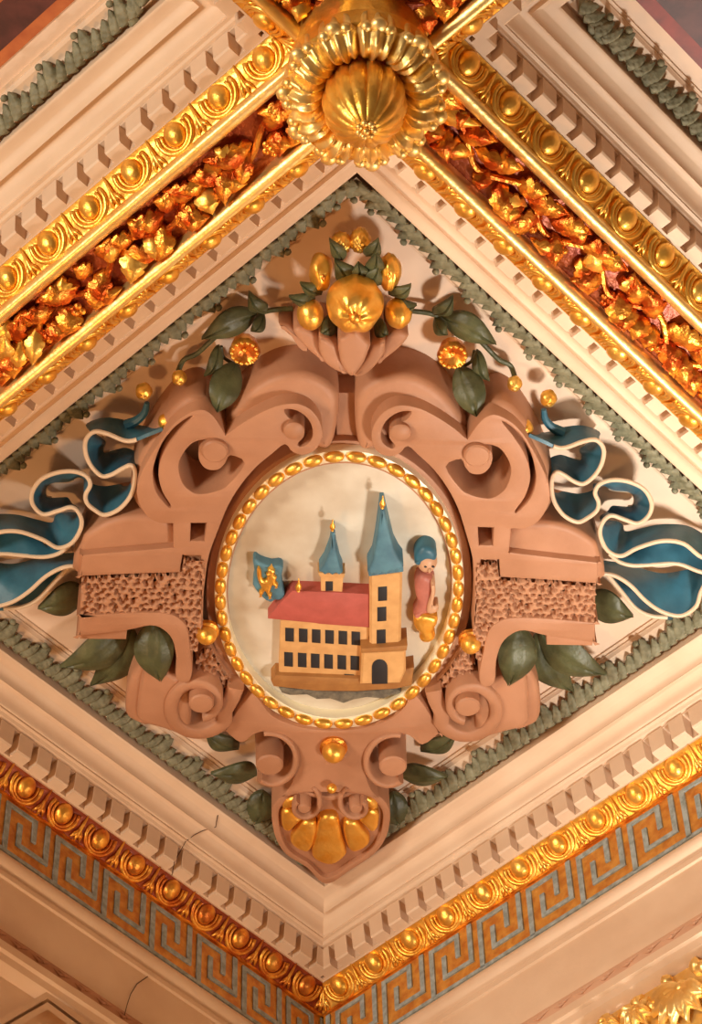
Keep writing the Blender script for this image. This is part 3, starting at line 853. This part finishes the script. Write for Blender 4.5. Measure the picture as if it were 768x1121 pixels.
for x, y in ((517, 467), (515, 528), (513, 596)): rel('window', rect(x, y, 27, 42, -1), D+.048, D+.0515, 'dark', tw, .0006)
rel('tower_base', [(456, 640), (587, 634), (587, 700), (570, 737), (450, 740)], D-.01, D+.058, 'wall_ochre', th, .005, bres=1)
rel('base_cornice', [(452, 632), (592, 622), (590, 638), (454, 646)], D-.01, D+.066, 'brown_ochre', th)
dr = [(485, 738), (485, 690)]+[(508.5+23.5*math.cos(math.radians(a)), 688+24*math.sin(math.radians(a))) for a in range(190, 351, 20)]+[(532, 690), (532, 737)]
rel('arched_door', dr, D+.055, D+.060, 'dark', th, .0006)
rel('tower_cornice', [(472, 398), (580, 384), (580, 402), (476, 416)], D-.01, D+.056, 'spire_blue', th, .004)
rel('tower_spire', [(511, 212), (523, 212), (535, 265), (552, 335), (567, 365), (580, 382), (574, 398), (562, 396), (553, 406), (540, 400), (528, 413), (513, 405), (502, 414), (490, 407), (482, 414), (473, 398), (488, 370), (497, 320), (505, 262)], D, D+.062, 'spire_blue', th, .007, 1, bres=3)

shd = empty('heraldic_shield', at(*B1(175, 430), D), label='small blue shield with a golden rampant lion left of the town hall', cat='shield')
rel('shield_board', [(128, 372), (136, 364), (150, 374), (185, 385), (205, 382), (219, 390), (214, 415), (217, 450), (227, 480), (215, 488), (195, 487), (180, 494), (155, 478), (128, 442), (134, 410)], D-.01, D+.030, 'spire_blue', shd, .006, 2, bres=3)
rel('lion', [(147, 392), (153, 404), (156, 425), (166, 430), (172, 420), (168, 412), (176, 405), (172, 398), (184, 394), (195, 402), (192, 412), (200, 422), (196, 432), (204, 444), (198, 452), (188, 444), (184, 452), (180, 466), (186, 474), (178, 484), (170, 470), (164, 462), (158, 472), (150, 478), (146, 466), (154, 456), (150, 444), (144, 430), (140, 410), (142, 394)], D+.02, D+.042, 'gold', shd, .006, 3, bres=3, angle=80)

fg = empty('figure_relief', at(*B1(648, 470), D), label='small relief figure in blue cap and red coat, right of the tower', cat='figure')
hc = at(*B1(652, 390), D+.056)+Vector((0, 0, .026))
MB().ell(hc, (.024, .031, .026), None, 20, 14, lambda q: 1-.12*max(0, q.y)).build('head', 'skin', fg)
fc = MB()
for sx in (-1, 1): fc.ell(hc+Vector((sx*.009+.004, -.004, -.025)), (.0035, .0025, .003), None, 8, 6)
fc.build('eye', 'dark', fg)
MB().ell(hc+Vector((.005, .006, -.026)), (.004, .007, .006), None, 8, 6).build('nose', 'skin', fg)
MB().ell(hc+Vector((.005, .016, -.023)), (.007, .002, .003), None, 8, 6).build('mouth', 'coat', fg)
rel('cap', [(614, 385), (614, 358), (626, 340), (645, 330), (668, 336), (680, 352), (678, 372), (660, 374), (640, 380), (622, 384)], D, D+.048, 'blue', fg, .014, 3, bres=4)
rel('torso', [(622, 425), (638, 415), (655, 418), (672, 432), (676, 450), (668, 470), (672, 505), (664, 530), (640, 532), (620, 545), (610, 535), (624, 505), (618, 480), (614, 450)], D, D+.045, 'coat', fg, .014, 3, bres=4)
rel('sleeve', [(662, 440), (674, 440), (676, 470), (668, 505), (684, 505), (682, 525), (652, 530), (654, 500), (664, 470)], D+.02, D+.056, 'skin', fg, .008, 3, bres=3)
rel('gilded_base', [(612, 545), (640, 532), (662, 538), (682, 545), (680, 565), (670, 580), (676, 600), (664, 616), (640, 618), (628, 606), (632, 588), (616, 578)], D, D+.048, 'gold', fg, .012, 3, bres=3, angle=80)

# ------------------------------------------------------------------ bouquet on top
cup = empty('acanthus_cup', at(385, 395, 0), label='pink acanthus leaf cup holding the gilded fruit at the top of the cartouche', cat='leaf ornament')
T5 = lambda X, Y: (300+X/3.84, 220+Y/3.84)
leafs = [([(330, 545), (300, 575), (275, 585), (268, 615), (272, 650), (285, 700), (318, 742), (340, 735), (375, 690), (395, 640), (405, 610), (385, 590), (370, 570), (350, 548)], .175),
         ([(190, 575), (215, 580), (245, 600), (272, 620), (290, 690), (310, 735), (270, 725), (215, 690), (190, 640), (188, 605)], .15),
         ([(465, 590), (440, 600), (410, 615), (395, 650), (350, 710), (330, 742), (375, 742), (425, 700), (462, 650), (466, 620)], .15),
         ([(80, 555), (110, 535), (150, 550), (190, 580), (205, 640), (215, 690), (170, 655), (125, 615)], .12),
         ([(565, 575), (545, 555), (510, 545), (470, 580), (450, 640), (425, 700), (480, 660), (530, 620)], .12),
         ([(18, 522), (50, 525), (85, 545), (120, 610), (150, 640), (90, 590), (45, 555)], .08)]
for lp_, d in leafs:
    plate('acanthus_leaf', [pxs([T5(*p) for p in lp_], d, 3)], .01, d, 'terracotta', cup, .011, 4, 80)
def fruit(name, px, py, rx, ry, d, lab, fn=None, seam=False):
    c = at(px, py, d); a, b_ = rx/470, ry/420
    r = empty(name, c+Vector((0, 0, a)), label=lab, cat='fruit', group=None)
    MB().ell(c, (a, b_, (a+b_)/2), None, 36, 24, fn).build('fruit_body', 'gold', r, angle=180)
    if seam:
        MB().ell(c+Vector((seam[0], seam[1], -(a+b_)/2*.93)), (a*.22, b_*.22, a*.15), None, 10, 6).build('calyx', 'gold_red', r)
def lumpy(k, ph, am): return lambda q: 1+am*math.sin(k*q.x+ph)*math.cos(k*q.y-ph)+am*.6*math.cos(k*1.3*q.z+2*ph*q.x*3)
fruit('gilded_pomegranate', 388, 332, 29, 27, .15, 'largest gilded fruit with a creased star-like middle, centre of the bouquet', lambda q: 1+.05*math.cos(6*math.atan2(q.y, q.x))*(max(0, -q.z))-.16*max(0, -q.z-.86)*7*.5+.025*math.sin(9*q.x+5*q.y), (0, .0))
fruit('gilded_apple', 339, 344, 14, 15, .12, 'smooth gilded apple at the lower left of the bouquet', lumpy(2, .4, .03))
fruit('gilded_apple', 436, 342, 14, 15, .12, 'smooth gilded apple at the lower right of the bouquet', lumpy(2, 1.4, .03))
fruit('gilded_pear', 351, 298, 12, 19, .10, 'gilded hollowed fruit at the upper left of the bouquet', lumpy(4, .8, .06), (.004, -.005))
fruit('gilded_pear', 426, 298, 12, 18, .10, 'gilded oval fruit at the upper right of the bouquet', lumpy(4, 2.1, .05), (-.003, -.01))
fruit('gilded_berry', 373, 266, 10.5, 10.5, .08, 'knobbly gilded berry, left of the two topmost', lambda q: 1+.10*math.sin(11*q.x)*math.sin(11*q.y+1)*1, None)
fruit('gilded_berry', 394, 263, 10.5, 12, .08, 'knobbly gilded berry, right of the two topmost', lambda q: 1+.10*math.sin(11*q.x+1)*math.sin(11*q.y)*1, None)
def gleaf(name, b0, t0, wpx, lab, d0=.03, d1=.05, mi=False, m='leaf', bend=.05, arch=.02, par=None, lobes=0, cup_=.25):
    base, tip = at(*b0, d0), at(*t0, d1)
    if mi: base, tip = MIR(base), MIR(tip)
    lf = leaf_mb(base, tip, wpx/440, bend*(-1 if mi else 1), arch, lobes, n=18, m=10, thick=.008, cup=cup_)
    o = lf.build(name, m, par, angle=60)
    if par is None: tag(o, lab, 'leaf')
    return o
bl = empty('bouquet_foliage', at(388, 320, 0), label='grey-green leaves tucked between the gilded fruits of the bouquet', cat='foliage')
for b0, t0, wp in (((385, 310), (366, 285), 22), ((392, 305), (392, 288), 20), ((398, 312), (414, 292), 22), ((375, 285), (360, 262), 14), ((400, 280), (414, 262), 16),
                   ((352, 322), (328, 310), 16), ((345, 330), (316, 325), 16), ((425, 322), (450, 312), 16), ((430, 330), (456, 334), 16), ((368, 350), (350, 366), 20), ((410, 352), (425, 366), 18), ((405, 300), (412, 276), 18)):
    gleaf('leaf', b0, t0, wp, None, .10, .13, par=bl, m='leaf', arch=.015)

# branches with rosettes and berries, left and right
def branch(mi, word):
    s_ = 'right' if not mi else 'left'
    r0 = at(480, 345, 0)
    if mi: r0 = MIR(r0)
    br = empty('leafy_branch', r0, label='grey-green leafy branch trailing from the bouquet to the '+s_+' above the scrolls', cat='branch')
    def tb(name, pts, d, r_, m='leaf', par=br):
        q = [at(x, y, d) for x, y in pts]
        if mi: q = [MIR(v) for v in q]
        return MB().tube(cr(q, 5), r_, 8).build(name, m, par)
    tb('stem', [(445, 340), (470, 343), (488, 350), (510, 358), (530, 378), (545, 393), (558, 400), (563, 412)], .035, .006)
    tb('stem', [(540, 384), (516, 388), (510, 402), (506, 420)] if 0 else [(519, 384), (516, 395), (505, 402), (500, 404)], .03, .004)
    gleaf('leaf', (474, 344), (496, 324), 17, None, .04, .06, mi, par=br, m='leaf')
    gleaf('leaf', (476, 348), (490, 366), 14, None, .04, .06, mi, par=br, m='leaf')
    gleaf('leaf', (484, 347), (543, 377), 30, None, .04, .075, mi, par=br, m='leaf', bend=-.08)
    gleaf('leaf', (522, 384), (536, 417), 15, None, .04, .06, mi, par=br, m='leaf', bend=.1)
    big1 = gleaf('broad_leaf', (502, 402), (522, 457), 32, 'broad dark leaf lying over the top of the '+s_+' C-scroll', .05, .12, mi, bend=-.06, arch=.03)
    big1['category'] = 'leaf'
    # rosette
    c = at(495, 388, .07)
    if mi: c = MIR(c)
    ro = empty('gilded_rosette', c, label='round cup-shaped gilded rosette on the '+s_+' branch', cat='rosette')
    MB().lathe(c+Vector((0, 0, .05)), [(.012, 0), (.026, .02), (.033, .045), (.034, .055), (.030, .062), (.024, .056), (.012, .046), (0, .044)], 40, None, lambda ph, q, h: 1+.03*math.cos(ph*10)).build('cup', 'gold_red', ro, angle=80)
    q = MB()
    for j in range(14):
        a = 2*PI*j/14; q.ell(c+Vector((.028*math.cos(a), .028*math.sin(a), -.010)), (.005, .005, .005), None, 8, 6)
    q.build('beaded_rim', 'gold', ro)
    MB().ell(c+Vector((0, 0, .002)), (.006, .006, .006), None, 10, 6).build('pistil', 'gold', ro)
    for (x, y, rp, lab) in ((563, 420, 8, 'on the end of the leafy stem'), (600, 436, 9, 'on the upper ribbon tail'), (573, 460, 9, 'against the C-scroll on the lower ribbon tail')):
        c = at(x, y, .07)
        if mi: c = MIR(c)
        if rp == 9 and x < 590: c = c-Vector((0, 0, .03))
        bo = empty('gilded_bud', c, label='small gilded bud at the '+s_+', '+lab, cat='bud')
        MB().ell(c, (rp/470, rp/430, rp/470), None, 18, 12, lambda q: 1+.04*math.cos(5*math.atan2(q.y, q.x))).build('bud', 'gold', bo)
        MB().ell(c+Vector((0, .3*rp/430, -.85*rp/470)), (.0035, .0035, .003), None, 8, 6).build('bud_tip', 'gold_pale', bo)
branch(False, ''); branch(True, '')

# large dark leaves below the arms and around the lower scrolls
for mi, s_ in ((False, 'right'), (True, 'left')):
    gleaf('broad_leaf', (640, 658), (693, 675), 42, 'dark green leaf sticking out behind the outer end of the %s arm' % s_, .03, .08, mi, bend=-.12, arch=.03)
    gleaf('broad_leaf', (590, 690), (664, 738), 44, 'long pointed dark green leaf under the %s arm, pointing down and outward' % s_, .04, .09, mi, bend=.06, arch=.03)
    gleaf('broad_leaf', (590, 690), (628, 757), 42, 'pointed dark green leaf under the %s arm, behind the other long one' % s_, .03, .06, mi, bend=.1, arch=.03)
    gleaf('broad_leaf', (567, 684), (555, 752), 42, 'rounded dark green leaf hanging between the %s arm and the lower volute' % s_, .10, .14, mi, bend=-.05, arch=.03)
    gleaf('broad_leaf', (460, 822), (500, 800), 26, 'small dark leaf in the gap between lower volute and hook, %s side' % s_, .03, .05, mi, bend=.05)
    gleaf('broad_leaf', (438, 850), (490, 850), 34, 'dark green leaf pointing sideways from the %s hook scroll' % s_, .04, .08, mi, bend=-.1)
    gleaf('broad_leaf', (430, 868), (440, 905), 34, 'dark green leaf pointing down beside the shell, %s side' % s_, .03, .05, mi, bend=.1)

# ------------------------------------------------------------------ ribbons
T6 = lambda X, Y: (540+X/3.368, 420+Y/3.368)
S1 = [((130, 190), (130, 176)), ((180, 212), (185, 185)), ((250, 238), (245, 168)), ((330, 213), (330, 160)), ((378, 208), (392, 190)), ((405, 240), (325, 235)), ((400, 290), (328, 265)), ((375, 335), (320, 283)), ((335, 368), (262, 268)),
      ((300, 362), (225, 270)), ((262, 338), (195, 285)), ((232, 326), (180, 310)), ((216, 350), (190, 350)), ((215, 400), (210, 395)), ((228, 445), (232, 405)), ((262, 488), (250, 400)), ((310, 510), (305, 410)), ((348, 494), (345, 405)), ((380, 468), (370, 395)), ((387, 438), (378, 385)),
      ((374, 402), (374, 370)), ((392, 370), (405, 372)), ((440, 355), (440, 388)), ((500, 362), (498, 395)), ((555, 390), (520, 412)), ((582, 440), (522, 440)), ((572, 485), (505, 455)), ((532, 515), (440, 455)),
      ((480, 500), (415, 478)), ((432, 486), (398, 490)), ((400, 515), (400, 505)), ((393, 560), (440, 505)), ((420, 615), (470, 520)), ((470, 635), (485, 548)), ((530, 606), (540, 540)), ((620, 580), (620, 524)), ((700, 590), (710, 528)), ((768, 640), (775, 560)), ((850, 650), (850, 590))]
S2 = [((425, 625), (440, 600)), ((460, 655), (500, 625)), ((515, 670), (530, 608)), ((600, 666), (620, 582)), ((680, 664), (700, 594)), ((768, 695), (768, 645)), ((850, 700), (850, 655))]
S3 = [((380, 700), (375, 655)), ((440, 706), (480, 668)), ((500, 740), (560, 690)), ((560, 800), (620, 700)), ((620, 840), (690, 690)), ((690, 855), (740, 680)), ((745, 822), (775, 690)), ((765, 765), (790, 700)), ((800, 700), (830, 690))]
S4 = [((420, 705), (440, 712)), ((470, 765), (505, 748)), ((520, 825), (558, 803)), ((575, 855), (612, 845)), ((640, 862), (660, 862))]
def ribbon(mi):
    s_ = 'left' if mi else 'right'
    c = at(640, 560, 0)
    if mi: c = MIR(c)
    r = empty('ribbon', c, label='curling blue ribbon with cream hems on the %s side of the cartouche' % s_, cat='ribbon')
    for k, S in enumerate((S1, S2, S3, S4)):
        dF, dB = ((.125, .03), (.10, .06), (.11, .02), (.09, .05))[k]
        Fp = cr([at(*T6(*a), dF) for a, b_ in S], 5); Bp = cr([at(*T6(*b_), dB) for a, b_ in S], 5)
        if mi: Fp = [MIR(v) for v in Fp]; Bp = [MIR(v) for v in Bp]
        rows = []; n = 5
        for i in range(len(Fp)):
            a, b_ = Fp[i], Bp[i]; t = (Fp[min(i+1, len(Fp)-1)]-Fp[max(i-1, 0)]).normalized(); ac = (b_-a)
            nn = ac.cross(t); nn = nn.normalized()*.004 if nn.length > 1e-6 else Vector((0, 0, .004))
            wv = .004*math.sin(i*.9)
            f1 = [a+ac*(j/n)+nn+Vector((0, 0, wv*math.sin(PI*j/n))) for j in range(n+1)]
            f2 = [a+ac*(j/n)-nn+Vector((0, 0, wv*math.sin(PI*j/n))) for j in range(n, -1, -1)]
            rows.append(f1+f2)
        g_ = MB().grid(rows, closev=True); M_ = 2*n+2
        g_.F.append(list(range(M_))); g_.F.append([(len(rows)-1)*M_+j for j in range(M_-1, -1, -1)])
        bd = g_.build('ribbon_band', 'blue', r, angle=60)
        i0 = 8 if k == 0 else 0
        MB().tube(Fp[i0:], [.0052]*(len(Fp)-i0), 8).build('hem', 'hem', bd)
        if k == 0:
            MB().tube(Bp[24:38], .0050, 8).build('hem', 'hem', bd)
            MB().tube(Bp[108:132], .0050, 8).build('hem', 'hem', bd)
    # forked tail towards the upper bud
    q = [at(*T6(x, y), .06) for x, y in ((185, 95), (190, 130), (215, 160), (255, 180))]
    if mi: q = [MIR(v) for v in q]
    MB().tube(cr(q, 4), interp(.006, .013, 13), 8).build('ribbon_tail', 'blue', r)
ribbon(False); ribbon(True)
